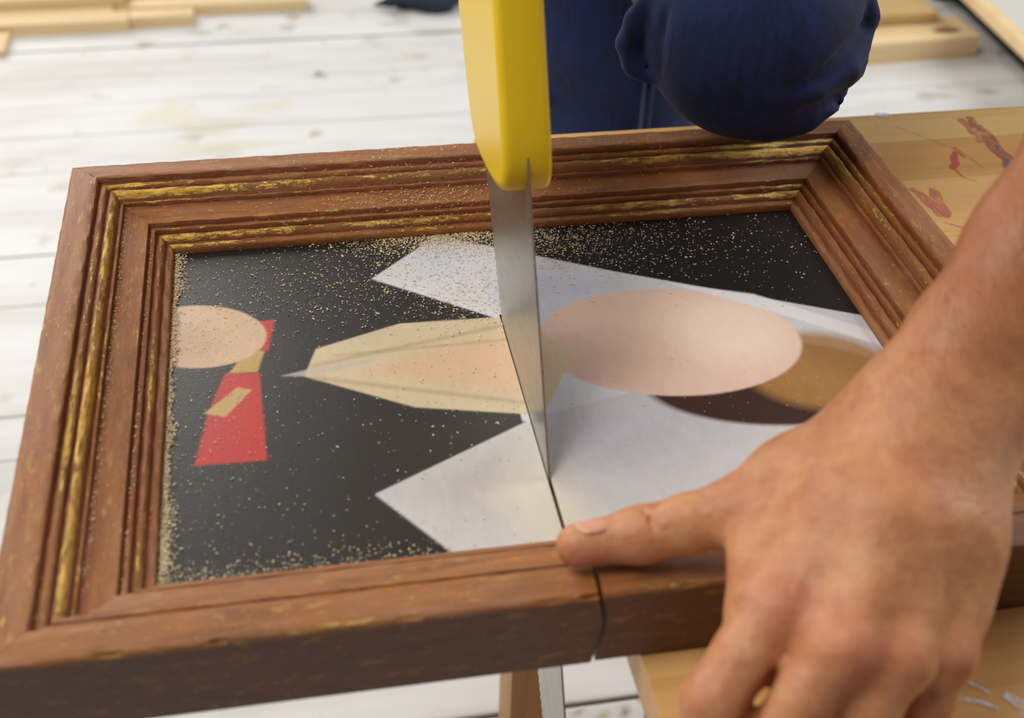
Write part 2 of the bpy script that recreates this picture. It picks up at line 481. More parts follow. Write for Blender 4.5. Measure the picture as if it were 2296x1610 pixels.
# ----------------------------------------------------------------------------
# picture frame: four mitred rails, the front one sawn through at x = KX
# ----------------------------------------------------------------------------
KX = .2297; KW = .0017
PROF = [ # offset from outer edge, height (mm), gold, groove
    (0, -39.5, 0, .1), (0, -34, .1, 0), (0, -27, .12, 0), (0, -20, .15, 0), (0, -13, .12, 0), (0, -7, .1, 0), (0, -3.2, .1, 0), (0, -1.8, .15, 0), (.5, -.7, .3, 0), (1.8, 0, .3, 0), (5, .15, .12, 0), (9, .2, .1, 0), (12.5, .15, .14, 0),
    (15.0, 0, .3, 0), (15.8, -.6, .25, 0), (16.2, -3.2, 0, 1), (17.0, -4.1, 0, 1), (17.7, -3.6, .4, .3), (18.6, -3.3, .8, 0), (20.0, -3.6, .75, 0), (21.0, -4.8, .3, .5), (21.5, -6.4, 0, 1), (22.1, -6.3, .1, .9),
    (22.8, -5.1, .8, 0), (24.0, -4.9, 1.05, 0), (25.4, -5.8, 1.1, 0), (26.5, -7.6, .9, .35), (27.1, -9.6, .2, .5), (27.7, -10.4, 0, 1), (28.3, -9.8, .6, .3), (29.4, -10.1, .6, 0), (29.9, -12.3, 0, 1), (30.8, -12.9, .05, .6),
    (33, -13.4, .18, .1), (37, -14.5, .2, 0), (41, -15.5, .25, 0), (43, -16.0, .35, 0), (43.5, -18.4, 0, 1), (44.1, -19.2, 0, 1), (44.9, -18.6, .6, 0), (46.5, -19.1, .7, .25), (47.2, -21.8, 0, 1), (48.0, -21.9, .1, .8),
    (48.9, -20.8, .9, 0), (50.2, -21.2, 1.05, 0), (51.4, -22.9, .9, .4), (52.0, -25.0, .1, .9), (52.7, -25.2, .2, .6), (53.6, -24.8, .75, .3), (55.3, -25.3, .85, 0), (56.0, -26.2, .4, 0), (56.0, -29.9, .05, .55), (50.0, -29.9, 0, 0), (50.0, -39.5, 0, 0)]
frame = empty('picture_frame', (0.0, 0.0, -TH))
tag(frame, 'brown wooden picture frame with gold streaks and stepped moulding, sawn through in front', 'picture frame')
def wob(o, z):
    # the hand-sawn cut wanders a little
    return .0016 * math.sin((z + TH) / TH * 5.2 - 1.4) + .0008 * math.sin(o / .056 * 4)
def rail(side, s0=None, s1=None):
    """side 0 front,1 right,2 back,3 left. s0/s1 = 'cut' ends on the front rail"""
    L = LX if side in (0, 2) else LY
    n = int(L / .004)
    P = len(PROF); V = []; gold = []; groo = []; U = []; side_ = []
    arc = [0]
    for i in range(1, P): arc.append(arc[-1] + math.hypot(PROF[i][0] - PROF[i - 1][0], PROF[i][1] - PROF[i - 1][1]) / 1000)
    segs = n if s0 is None and s1 is None else int(n * .5)
    ph = side * 17.3
    for i in range(segs + 1):
        t = i / segs
        for j, (o, z, g, gr) in enumerate(PROF):
            o_, z_ = o / 1000, z / 1000
            a0, a1 = o_, L - o_
            if s1: a1 = KX + wob(o_, z_) - KW / 2
            if s0: a0 = KX + wob(o_, z_) + KW / 2
            s = a0 + (a1 - a0) * t
            # hand-worn arris: tiny irregularities
            k = s * 1000
            w = (.00012 if side == 0 else .0002) * (math.sin(k * .21 + ph + o) + math.sin(k * .47 + ph * 2 + o * .7) * .7)
            zz = z_ + (w if -28 < z < .3 and o < 55 else 0)
            oo = o_ + (w * .8 if o < 1.5 and z > -38 else 0)
            if .2 < o < 1 and side == 0:
                for cx, cw, cd in ((.045, .005, .0016), (.085, .003, .0016), (.21, .006, .0008), (.2255, .003, .0022), (.262, .003, .0012), (.155, .004, .0012)):
                    q = max(0, 1 - ((s - cx) / cw) ** 2); zz -= cd * q; oo += cd * q * .8
            if s0: zz += .0008 * (1 - t); 
            p = {0: (s, oo, zz), 1: (LX - oo, s, zz), 2: (LX - s, LY - oo, zz), 3: (oo, LY - s, zz)}[side]
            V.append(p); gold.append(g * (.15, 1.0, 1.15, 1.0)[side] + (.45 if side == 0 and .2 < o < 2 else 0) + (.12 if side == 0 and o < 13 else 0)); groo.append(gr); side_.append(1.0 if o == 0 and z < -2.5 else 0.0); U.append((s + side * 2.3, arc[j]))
    Fc = []
    for i in range(segs):
        for j in range(P):
            j2 = (j + 1) % P
            Fc.append((i * P + j, (i + 1) * P + j, (i + 1) * P + j2, i * P + j2))
    Fc.append(tuple(range(P))); Fc.append(tuple(reversed(range(segs * P, segs * P + P))))
    me = bpy.data.meshes.new('frame_rail')
    me.from_pydata(V, [], Fc); me.update(); me.materials.append(M_FRAME)
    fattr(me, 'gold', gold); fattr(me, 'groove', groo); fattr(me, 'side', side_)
    uv = me.uv_layers.new(name='UVMap')
    vi = np.zeros(len(me.loops), np.int32); me.loops.foreach_get('vertex_index', vi)
    uv.data.foreach_set('uv', np.array(U, np.float32)[vi].ravel())
    bm = bmesh.new(); bm.from_mesh(me); bmesh.ops.recalc_face_normals(bm, faces=bm.faces[:]); bm.to_mesh(me); bm.free()
    shade(me, 38)
    o = link(bpy.data.objects.new('frame_rail', me)); localize(frame, [o]); return o
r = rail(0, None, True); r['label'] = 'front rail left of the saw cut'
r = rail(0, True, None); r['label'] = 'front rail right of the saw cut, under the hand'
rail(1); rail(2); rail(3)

# ---- painted panel: a plain abstract of flat colour fields, with the saw kerf
ZP = -.030; KY = .2285
def seg_dist(P, A, B):
    d = B - A; t = np.clip(((P - A) @ d) / (d @ d), 0, 1)
    return np.linalg.norm(P - A - t[:, None] * d, axis=1)
def poly_sd(P, poly):
    poly = np.array(poly, float) / 1000; n = len(poly); d = np.full(len(P), 9.0); ins = np.zeros(len(P), bool)
    for i in range(n):
        A, B = poly[i], poly[(i + 1) % n]
        d = np.minimum(d, seg_dist(P, A, B))
        c = ((A[1] > P[:, 1]) != (B[1] > P[:, 1])) & (P[:, 0] < (B[0] - A[0]) * (P[:, 1] - A[1]) / (B[1] - A[1] + 1e-12) + A[0])
        ins ^= c
    return np.where(ins, -d, d)
def ell_sd(P, cx, cy, rx, ry, rot=0):
    c, s = math.cos(rot), math.sin(rot); x = P[:, 0] - cx / 1000; y = P[:, 1] - cy / 1000
    u = (c * x + s * y) / (rx / 1000); v = (-s * x + c * y) / (ry / 1000)
    return (np.hypot(u, v) - 1) * min(rx, ry) / 1000
def build_panel():
    xs = np.concatenate([np.arange(.050, KX - KW / 2 - .0004, .0009), [KX - KW / 2, KX + KW / 2], np.arange(KX + KW / 2 + .0009, LX - .0498, .0009)])
    ys = np.concatenate([np.arange(.050, KY, .0009), [KY], np.arange(KY + .0009, LY - .0498, .0009)])
    kx = int(np.argmin(abs(xs - (KX - KW / 2)))); ky = int(np.argmin(abs(ys - KY)))
    X, Y = np.meshgrid(xs, ys, indexing='xy'); P = np.stack([X.ravel(), Y.ravel()], 1)
    C = np.tile(np.array(srgb(31, 28, 27)[:3]), (len(P), 1))
    def nz(k, s):  # smooth wavy tone
        return np.sin(P[:, 0] * 41 * k + s) * np.sin(P[:, 1] * 53 * k + 2 * s) * .5 + np.sin((P[:, 0] + P[:, 1]) * 90 * k + s) * .3
    def lay(sd, col, soft=.0008, amt=1.0, vary=0.0, s=1.0, clip=None):
        nonlocal C
        w = np.clip(.5 - sd / soft, 0, 1) * amt
        if clip is not None: w = w * np.clip(.5 - clip / .0015, 0, 1)
        c = np.array(srgb(*col)[:3])[None, :] * (1 + vary * nz(1, s))[:, None]
        C = C * (1 - w[:, None]) + c * w[:, None]
    # colour fields
    lay(poly_sd(P, [(56, 56), (56, 236), (130, 226), (230, 246), (230, 140), (150, 56)]), (40, 36, 34), .02)
    up = [(164, 272), (206, 312), (300, 261), (425, 200), (430, 120), (420, 90), (225, 140), (226, 226)]
    lay(poly_sd(P, up), (206, 206, 212), .0008, 1, .05, 1)
    lay(poly_sd(P, [(186, 275), (206, 309), (216, 304), (206, 270)]), (196, 202, 214), .02, .8, clip=poly_sd(P, up))
    lay(poly_sd(P, [(236, 262), (300, 250), (300, 246), (240, 226)]), (184, 188, 204), .03, .8, clip=poly_sd(P, up))
    lw = [(150, 100), (232, 142), (300, 158), (430, 120), (430, 50), (186, 50)]
    lay(poly_sd(P, lw), (204, 202, 204), .0008, 1, .05, 2)
    lay(poly_sd(P, [(160, 100), (222, 130), (205, 70), (180, 70)]), (184, 180, 178), .03, .75, clip=poly_sd(P, lw))
    lay(poly_sd(P, [(230, 140), (250, 60), (215, 56), (205, 90)]), (212, 206, 190), .02, .9, clip=poly_sd(P, lw))
    lay(ell_sd(P, 275, 128, 46, 26, .2), (176, 176, 190), .03, .6, clip=poly_sd(P, lw))
    # warm flesh-coloured oval field and a brown field to its right
    lay(ell_sd(P, 356, 152, 66, 34, -.12), (64, 42, 34), .003, 1, .1, 3)
    lay(ell_sd(P, 384, 158, 40, 32, -.2), (172, 126, 74), .008, .9, .15, 4)
    lay(ell_sd(P, 314, 194, 70, 47, -.12), (224, 194, 178), .0015, 1, .03, 2)
    lay(ell_sd(P, 350, 200, 34, 32, -.2), (242, 218, 202), .03, .9, clip=ell_sd(P, 314, 194, 70, 47, -.12))
    lay(ell_sd(P, 276, 180, 30, 24, 0), (196, 160, 146), .03, .55, clip=ell_sd(P, 314, 194, 70, 47, -.12))
    lay(poly_sd(P, [(330, 244), (372, 228), (425, 186), (425, 172), (372, 214)]), (226, 224, 226), .002, 1, .05, 5)
    # cream wedge
    cr = [(123, 190), (130, 212), (175, 228), (236, 226), (262, 190), (236, 143), (175, 158)]
    lay(poly_sd(P, cr), (206, 190, 160), .001, 1, .06, 2)
    lay(poly_sd(P, [(150, 190), (235, 214), (252, 188), (232, 160)]), (214, 180, 148), .012, .95)
    for a_, b_, w_ in (((128, 198), (236, 220), 1.4), ((128, 188), (234, 152), 1.4), ((140, 205), (236, 206), .9)):
        lay(seg_dist(P, np.array(a_) / 1000, np.array(b_) / 1000) - w_ / 1000, (166, 144, 112), .003, .6)
    lay(poly_sd(P, [(112, 192), (124, 190), (158, 197), (158, 200), (124, 195)]), (190, 186, 178), .002, .8)
    # red block with an ochre bar, and a beige oval at the left edge
    lay(poly_sd(P, [(70, 131), (103, 130), (101, 196), (84, 198), (76, 168)]), (188, 44, 38), .001, 1, .06, 3)
    lay(poly_sd(P, [(94, 216), (98, 240), (110, 241), (106, 214)]), (184, 44, 38), .001, 1)
    lay(poly_sd(P, [(74, 168), (90, 186), (97, 183), (84, 164)]), (196, 160, 100), .0012)
    lay(poly_sd(P, [(86, 198), (95, 216), (104, 214), (100, 197)]), (190, 156, 92), .0012)
    lay(ell_sd(P, 70, 232, 36, 27, -.3), (206, 176, 146), .001, 1, .05, 6)
    lay(ell_sd(P, 62, 226, 20, 14, -.3), (188, 154, 128), .014, .6)
    V = np.stack([X.ravel(), Y.ravel(), np.full(X.size, ZP)], 1)
    nx = len(xs); i, j = np.meshgrid(np.arange(nx - 1), np.arange(len(ys) - 1), indexing='xy'); i = i.ravel(); j = j.ravel()
    keep = ~((i == kx) & (j < ky)); i, j = i[keep], j[keep]
    a_ = j * nx + i
    Q = np.stack([a_, a_ + 1, a_ + 1 + nx, a_ + nx], 1)
    me = bpy.data.meshes.new('painted_panel')
    me.from_pydata(V.tolist(), [], Q.tolist()); me.update()
    me.materials.append(M_PAINT); me.materials.append(M_BACK)
    at = me.color_attributes.new('paint', 'FLOAT_COLOR', 'POINT')
    at.data.foreach_set('color', np.concatenate([C, np.ones((len(C), 1))], 1).astype(np.float32).ravel())
    o = link(bpy.data.objects.new('painted_panel', me)); localize(frame, [o])
    o['label'] = 'dark panel painted with pale, flesh-coloured and red fields, sawn halfway through'
    s = o.modifiers.new('thick', 'SOLIDIFY'); s.thickness = .0055; s.offset = -1; s.material_offset = 0; s.material_offset_rim = 1
build_panel()

# ----------------------------------------------------------------------------
# sawdust lying on frame, panel and bench (nobody could count it)
# ----------------------------------------------------------------------------
def frame_z(x, y):
    o = min(x, y, LX - x, LY - y) * 1000
    if o >= 56: return ZP
    if o < 0: return None
    best = -.0005
    for i in range(8, len(PROF) - 4):
        o0, z0 = PROF[i][:2]; o1, z1 = PROF[i + 1][:2]
        if o0 <= o <= o1:
            return (z0 + (z1 - z0) * (o - o0) / (o1 - o0 + 1e-9)) / 1000
    return best
def build_dust():
    pts = []
    def put(x, y, s, lift=0.0):
        z = frame_z(x, y)
        if z is None or (abs(x - KX) < .0015 and y < KY + .002): return
        pts.append((x, y, z + lift + (.00006 if z == ZP else .0006), s))
    g = RNG.normal
    def cluster(n, cx, cy, sx, sy, smin=.0003, smax=.0009, ymax=.3115, lift=0):
        k = 0
        while k < n:
            x, y = g(cx, sx), g(cy, sy)
            if not (.0565 < x < .4235 and .0565 < y < ymax): continue
            put(x, y, RNG.uniform(smin, smax), lift); k += 1
    cluster(1500, .215, .305, .035, .007); cluster(900, .212, .309, .028, .003, lift=.0005)
    cluster(1300, .262, .298, .032, .013); cluster(600, .30, .285, .045, .022)
    cluster(700, .218, .245, .016, .016); cluster(420, .190, .285, .03, .02)
    cluster(420, .165, .262, .03, .02); cluster(350, .12, .27, .04, .025)
    cluster(300, .36, .28, .05, .025); cluster(240, .20, .18, .03, .04)
    for _ in range(750):   # general scatter
        put(RNG.uniform(.058, .423), RNG.uniform(.058, .31), RNG.uniform(.0002, .0006))
    for _ in range(600):    # left, denser towards the edge
        put(.057 + abs(g(0, .03)), RNG.uniform(.058, .30), RNG.uniform(.00025, .0007))
    for _ in range(5200):   # the drift along the left sight edge
        y = RNG.uniform(.057, .311); w = .0030 + .0009 * math.sin(y * 90) + .001 * math.sin(y * 210) + (.002 if y > .26 or y < .12 else 0)
        put(.0562 + abs(g(0, w * .5)), y, RNG.uniform(.0003, .0009), RNG.random() * .0009)
    for _ in range(520):    # along the front sight edge
        put(.06 + abs(g(0, .07)), .0565 + abs(g(0, .005)), RNG.uniform(.0002, .0007))
    for _ in range(170): put(RNG.uniform(.06, .19), .0565 + abs(g(0, .011)), RNG.uniform(.0002, .0008))
    for _ in range(420):    # on the back moulding near the cut
        put(g(.205, .045), LY - RNG.uniform(.002, .056), RNG.uniform(.0003, .0008))
    for _ in range(420): put(g(.20, .03), LY - RNG.uniform(.031, .044), RNG.uniform(.0003, .0008))
    for _ in range(500):    # in the hollows of the left rail
        put(RNG.choice([.0305, .0315, .0445]) + abs(g(0, .0007)), RNG.uniform(.04, .33), RNG.uniform(.0002, .0006))
    for _ in range(160): put(RNG.uniform(.002, .05), RNG.uniform(.01, .36), RNG.uniform(.0002, .0005))
    for _ in range(120): put(RNG.uniform(.15, .47), LY - RNG.uniform(.001, .05), RNG.uniform(.0002, .0005))
    for _ in range(120): put(RNG.uniform(.02, .25), RNG.uniform(.001, .014), RNG.uniform(.0002, .0004))
    P = np.array(pts); n = len(P)
    base = np.array([(-1, -.35, 0), (0, -.5, .3), (1, .1, .15), (.1, .5, 0), (0, 0, -.3)], float)
    fac = np.array([(0, 1, 3), (1, 2, 3), (0, 4, 1), (1, 4, 2), (2, 4, 3), (3, 4, 0)])
    ang = RNG.uniform(0, 2 * PI, n); tilt = RNG.normal(0, .45, n)
    el = RNG.uniform(.6, 1.5, n)
    V = np.zeros((n, 5, 3))
    for k in range(5):
        b = base[k] + RNG.normal(0, .12, (n, 3)); bx = b[:, 0] * el * P[:, 3] * .8; by = b[:, 1] * P[:, 3]; bz = b[:, 2] * P[:, 3] + bx * np.sin(tilt) * .35
        V[:, k, 0] = P[:, 0] + bx * np.cos(ang) - by * np.sin(ang); V[:, k, 1] = P[:, 1] + bx * np.sin(ang) + by * np.cos(ang); V[:, k, 2] = P[:, 2] + bz
    V[:, :, 2] += (P[:, 2] - V[:, :, 2].min(1))[:, None]
    Fc = (fac[None] + 5 * np.arange(n)[:, None, None]).reshape(-1, 3)
    me = bpy.data.meshes.new('sawdust'); me.from_pydata(V.reshape(-1, 3).tolist(), [], Fc.tolist()); me.update(); me.materials.append(M_DUST)
    o = link(bpy.data.objects.new('sawdust', me))
    tag(o, 'pale sawdust scattered over the dark panel and gathered along the frame edges', 'sawdust', kind='stuff')
build_dust()

# ----------------------------------------------------------------------------
# handsaw: blade in the plane x = KX, through the kerf
# ----------------------------------------------------------------------------
def saw():
    root = empty('handsaw', (KX, .12, -.05))
    tag(root, 'handsaw with steel blade and yellow plastic handle, cutting down through the frame', 'handsaw')
    U = np.array([.545, .838]); U /= np.linalg.norm(U)
    back0, back1 = np.array([.0035, -.1865]), np.array([.262, .243])
    te0, te1 = np.array([.052, -.2115]), np.array([.425, .1807])
    pts = [tuple(back0 + (back1 - back0) * t) for t in np.linspace(0, .92, 12)] + [tuple(te1 + (0, .02))]
    L = np.linalg.norm(te1 - te0); n = int(L / .0042); d = (te0 - te1) / L; nrm = np.array([-d[1], d[0]])
    if nrm @ (te0 - back0) < 0: nrm = -nrm
    for i in range(n + 1):
        p = te1 + d * (i * L / n)
        pts.append(tuple(p))
        if i < n: pts.append(tuple(p + d * (L / n) * .55 - nrm * .0026))
    bm = bmesh.new(); w = .00045
    va = [bm.verts.new((KX - w, y, z)) for y, z in pts]; vb = [bm.verts.new((KX + w, y, z)) for y, z in pts]
    bm.faces.new(va); bm.faces.new(list(reversed(vb)))
    for i in range(len(pts)):
        j = (i + 1) % len(pts); bm.faces.new((va[j], va[i], vb[i], vb[j]))
    blade = bm_obj('blade', bm, M_STEEL)
    # handle: closed grip, made as an SDF slab outline
    c0 = np.array([.167, .078]); dirb = (back1 - back0) / np.linalg.norm(back1 - back0)
    perp = np.array([dirb[1], -dirb[0]])       # towards the teeth
    def at(u, v): p = c0 + dirb * u + perp * v; return (p[0], p[1])
    out = [at(.004, -.004), at(.06, -.007), at(.13, -.010), at(.20, -.012), at(.235, -.006), at(.250, .012), at(.245, .036), at(.228, .062), at(.218, .09), at(.20, .112), at(.165, .118), at(.11, .108), at(.06, .098), at(.030, .086), at(.016, .055), at(.004, .020)]
    hole = [at(.130, .030), at(.185, .026), at(.205, .040), at(.198, .062), at(.180, .083), at(.155, .088), at(.130, .076), at(.120, .05)]
    def smooth(pl, it=2):
        for _ in range(it):
            q = []
            for i in range(len(pl)):
                a_, b_ = np.array(pl[i]), np.array(pl[(i + 1) % len(pl)]); q += [tuple(a_ * .75 + b_ * .25), tuple(a_ * .25 + b_ * .75)]
            pl = q
        return pl
    cu = bpy.data.curves.new('grip', 'CURVE'); cu.dimensions = '2D'; cu.fill_mode = 'BOTH'
    for pl in (smooth(out), smooth(hole)):
        sp = cu.splines.new('POLY'); sp.points.add(len(pl) - 1); sp.use_cyclic_u = True
        for q, (y, z) in zip(sp.points, pl): q.co = (y, z, 0, 1)
    cu.extrude = .0075; cu.bevel_depth = .004; cu.bevel_resolution = 3; cu.offset = -.004
    tmp = bpy.data.objects.new('tmp', cu); COL.objects.link(tmp)
    bpy.context.view_layer.update()
    me = bpy.data.meshes.new_from_object(tmp.evaluated_get(bpy.context.evaluated_depsgraph_get()))
    bpy.data.objects.remove(tmp)
    # curve plane (y,z) -> world
    me.transform(Matrix(((0, 0, 1, KX), (1, 0, 0, 0), (0, 1, 0, 0), (0, 0, 0, 1))))
    me.materials.clear(); me.materials.append(M_YEL); shade(me, 40)
    me.name = 'handle'; h = link(bpy.data.objects.new('handle', me)); h['label'] = 'yellow plastic handle'
    objs = [blade, h]
    localize(root, objs)
    return at
SAW_AT = saw()

# ----------------------------------------------------------------------------
# bench under the right part of the frame
# ----------------------------------------------------------------------------
BX0, BX1, BY0, BY1, BZ = .248, 1.15, -.16, .4452, -TH
bench = empty('workbench', (.7, .14, ZF)); tag(bench, 'low pine workbench with paint-smeared laminated top under the frame', 'workbench')
top = box_obj('bench_top', (BX0, BY0, BZ - .022), (BX1, BY1, BZ - .0002), M_PINE, None, .0015)
parts = [top]
for x, y in ((BX0 + .003, .262), (BX0 + .003, -.14), (BX1 - .06, .262), (BX1 - .06, -.14)):
    parts.append(box_obj('leg', (x, y, ZF + .0005), (x + .0335, y + .045, BZ - .022), M_LEG, None, .0015))
parts.append(box_obj('apron', (BX0 + .004, .312, BZ - .09), (BX1 - .03, .330, BZ - .022), M_LEG, None, .001))
parts.append(box_obj('apron', (BX0 + .04, -.135, BZ - .09), (BX1 - .03, -.117, BZ - .022), M_LEG, None, .001))
def smear(pts, w, col, seed, name='paint_smear'):
    """a dried brush mark: thin irregular film on the bench top"""
    rn = random.Random(seed); bm = bmesh.new(); P = [np.array(p, float) for p in pts]
    for _ in range(3):     # round the path
        Q = [P[0]]
        for a_, b_ in zip(P[:-1], P[1:]): Q += [a_ * .75 + b_ * .25, a_ * .25 + b_ * .75]
        P = Q + [P[-1]]
    dense = P; prev = None; n = len(dense); ph = rn.uniform(0, 6); L = np.linalg.norm(P[0] - P[-1]) / (w + 1e-6)
    for i, p in enumerate(dense):
        d = dense[min(i + 2, n - 1)] - dense[max(i - 2, 0)]; d = d / (np.linalg.norm(d) + 1e-9); nn = np.array([-d[1], d[0]])
        t = i / (n - 1)
        e = (math.sin(PI * min(1, t * .96 + .02)) ** .4)
        w1 = w * e * (.9 + .22 * math.sin(t * L * 1.3 + ph) + rn.uniform(-.1, .1)); w2 = w * e * (.9 + .22 * math.sin(t * L * 1.7 + ph * 2) + rn.uniform(-.1, .1))
        a_ = bm.verts.new((*(p + nn * w1), BZ)); b_ = bm.verts.new((*(p - nn * w2), BZ))
        if prev: bm.faces.new((prev[0], a_, b_, prev[1]))
        prev = (a_, b_)
    bmesh.ops.recalc_face_normals(bm, faces=bm.faces[:])
    if bm.faces[0] and sum(f.normal.z for f in bm.faces) < 0: bmesh.ops.reverse_faces(bm, faces=bm.faces[:])
    for v_ in bm.verts: v_.co.z += .00005 + .00001 * seed
    me = bpy.data.meshes.new(name); bm.to_mesh(me); bm.free(); me.materials.append(col)
    o = link(bpy.data.objects.new(name, me)); parts.append(o)
    return o
def paint(name, rgb, a=.4):
    N = NT(name); n = N.noise(N.coord('Object', (260, 90, 1)), 1, 6, .7)
    N.setp(Roughness=.55); N.b.inputs['Base Color'].default_value = srgb(*rgb)
    N.out('Alpha', N.ramp(n, [(.34 + a * .12, G(.10)), (.58, G(.92))])); return N.m
MR = paint('dry_red_brown_paint', (172, 96, 74), .1); MP = paint('dry_red_paint', (200, 84, 72), .5); MPI = paint('faded_pink_paint', (208, 126, 100), .55)
MB = paint('dry_blue_paint', (86, 112, 132)); MW = paint('dry_white_paint', (226, 226, 228), -.6)
smear([(.6045, .433), (.603, .405), (.602, .372), (.600, .345), (.596, .32), (.590, .30)], .0060, MR, 1)
smear([(.5965, .432), (.5975, .41), (.596, .395)], .0035, MPI, 2)
smear([(.571, .386), (.5655, .374), (.561, .366), (.558, .363)], .0028, MP, 3)
smear([(.5735, .392), (.574, .376)], .0014, MP, 4)
smear([(.560, .364), (.560, .350), (.567, .345)], .0005, MP, 15)
smear([(.5200, .343), (.5225, .331), (.5245, .318), (.524, .309), (.529, .305)], .0038, MPI, 5)
smear([(.5335, .342), (.5315, .328), (.529, .312), (.5275, .306)], .0036, MPI, 6)
smear([(.522, .300), (.531, .292), (.540, .284), (.552, .279)], .0006, MP, 16)
smear([(.602, .372), (.597, .361), (.594, .349), (.5925, .343)], .0019, MB, 7)
smear([(.6045, .392), (.600, .382)], .0013, MB, 8)
smear([(.538, .4445), (.5455, .4435), (.548, .445)], .004, MW, 9)
smear([(.5338, .4325), (.5365, .434)], .0014, MW, 10)
smear([(.3735, -.0325), (.3775, -.0355), (.381, -.0400)], .0007, MW, 11)
smear([(.367, -.0405), (.3745, -.0425), (.381, -.0470)], .0011, MW, 12)
smear([(.386, -.0415), (.3905, -.0465), (.395, -.049)], .0030, MW, 13)
smear([(.388, -.0505), (.394, -.053)], .0014, MW, 14)
smear([(.545, .425), (.575, .388), (.58, .36)], .00035, MR, 17)
localize(bench, parts)

# ----------------------------------------------------------------------------
# things lying on the floor behind
# ----------------------------------------------------------------------------
def lath(x0, x1, y0, y1, z0, th, label, group='pine laths lying on the floor', mat=None, name='pine_lath', rz=0):
    root = Vector(((x0 + x1) / 2, (y0 + y1) / 2, z0))
    bm = bmesh.new(); add_box(bm, ((x0 - x1) / 2, (y0 - y1) / 2, 0), ((x1 - x0) / 2, (y1 - y0) / 2, th), .0012)
    o = bm_obj(name, bm, mat or M_LATH, None, 40); o.location = root; o.rotation_euler = (0, 0, rz)
    tag(o, label, 'lath' if name == 'pine_lath' else 'board', group); return o
lath(-1.1, -.134, 1.862, 1.905, ZF, .021, 'long pine lath nearest the camera in the pile at top left')
lath(-.133, -.024, 1.872, 1.906, ZF, .021, 'short pine lath ending beside the front lath, its end facing the rag', rz=0)
lath(-1.1, -.162, 1.907, 1.945, ZF, .021, 'long pine lath second from the front of the pile')
lath(-.160, .178, 1.9195, 1.958, ZF, .020, 'pine lath of the pile reaching farthest towards the dark rag')
lath(-1.1, -.05, 1.965, 2.01, ZF, .021, 'pine lath at the back of the pile at the top edge')
lath(-.9, -.14, 1.930, 1.965, ZF + .022, .016, 'pine lath laid on top of the pile of laths')
lath(-.48, -.331, 1.782, 1.857, ZF, .012, 'pale short offcut of pine at the left edge of the photo', group='pine offcuts')
# right: two stacked boards
o = lath(.95, 1.318, 1.575, 1.665, ZF, .038, 'thick pine board with a dark knot lying under the brown board', group='boards behind the knee', name='pine_board', rz=.06)
kb = bmesh.new()
bmesh.ops.create_circle(kb, cap_ends=True, segments=24, radius=.02, matrix=Matrix.Translation((.135, -.012, .0382)) @ Matrix.Diagonal((1.3, .55, 1, 1)))
rr = bmesh.ops.extrude_face_region(kb, geom=kb.faces[:]); bmesh.ops.translate(kb, verts=[v for v in rr['geom'] if isinstance(v, bmesh.types.BMVert)], vec=(0, 0, .0003))
k = bm_obj('knot', kb, mat_plain('dark_knot', srgb(128, 92, 52), .6, var=.3, vs=80), o)
k['label'] = 'dark brown knot'
lath(.80, 1.262, 1.64, 1.93, ZF + .0395, .018, 'wide brown board lying on top of the knotty pine board', group='boards behind the knee', mat=M_PLY, name='brown_board', rz=.03)
# dark rag
def rag():
    fld = Field((.26, 1.84, ZF - .02), (.50, 2.02, ZF + .08), .003)
    pts = [(.300, 1.905), (.325, 1.90), (.35, 1.915), (.38, 1.90), (.41, 1.895), (.44, 1.92), (.46, 1.96)]
    z = ZF + .012
    fld.chain([(x, y, z + (.006 if i % 2 else 0)) for i, (x, y) in enumerate(pts)], [.005, .009, .013, .017, .02, .02, .016], .012, n=(0, 0, 1), flat=.8)
    fld.cap((.35, 1.93, z), (.43, 1.965, z + .012), .013, .022, .014); fld.cap((.39, 1.89, z), (.43, 1.885, z), .012, .01, .01)
    fld.cap((.37, 1.91, z + .022), (.45, 1.95, z + .02), .005, .007, .012)
    V, Q = fld.mesh(); V[:, 2] = np.maximum(V[:, 2], ZF + .001)
    o, _ = np_mesh('rag', V, Q, M_RAG, None, (.38, 1.91, ZF)); o.location = (.38, 1.91, ZF)
    tag(o, 'crumpled dark blue rag on the white floor left of the saw', 'rag')
rag()
# low white-topped platform at the top right corner
def platform():
    root = empty('platform', (1.735, 1.75, ZF)); tag(root, 'low white-topped platform with wooden edge and black base, top right corner', 'platform')
    R = Matrix.Rotation(math.radians(-3), 4, 'Z')
    def b(name, x0, x1, y0, y1, z0, z1, m, bev=.002):
        bm = bmesh.new(); add_box(bm, (x0, y0, z0), (x1, y1, z1), bev); bmesh.ops.transform(bm, matrix=R, verts=bm.verts[:])
        return bm_obj(name, bm, m, root, 40)
    b('top_panel', -.405, .6, -.6, .5, .083, .1, M_WHITE); b('edge_strip', -.425, -.405, -.6, .5, .078, .1, M_LATH)
    b('base', -.345, .55, -.58, .48, .0, .078, M_BLACK)
    b('foot', -.385, -.345, .06, .16, .0, .045, M_BLACK, .006)
platform()
# a blue splash of paint near the bench's foot
bm = bmesh.new(); bmesh.ops.create_circle(bm, cap_ends=True, segments=20, radius=.0045, matrix=Matrix.Translation((.3895, .3285, 0)))
rr = bmesh.ops.extrude_face_region(bm, geom=bm.faces[:]); bmesh.ops.translate(bm, verts=[v for v in rr['geom'] if isinstance(v, bmesh.types.BMVert)], vec=(0, 0, .002))
o = bm_obj('paint_blob', bm, mat_plain('blue_paint', srgb(70, 90, 160), .4), None); o.location = (0, 0, ZF + .0005)
tag(o, 'small round blob of blue paint on the floor below the bench edge', 'paint blob')

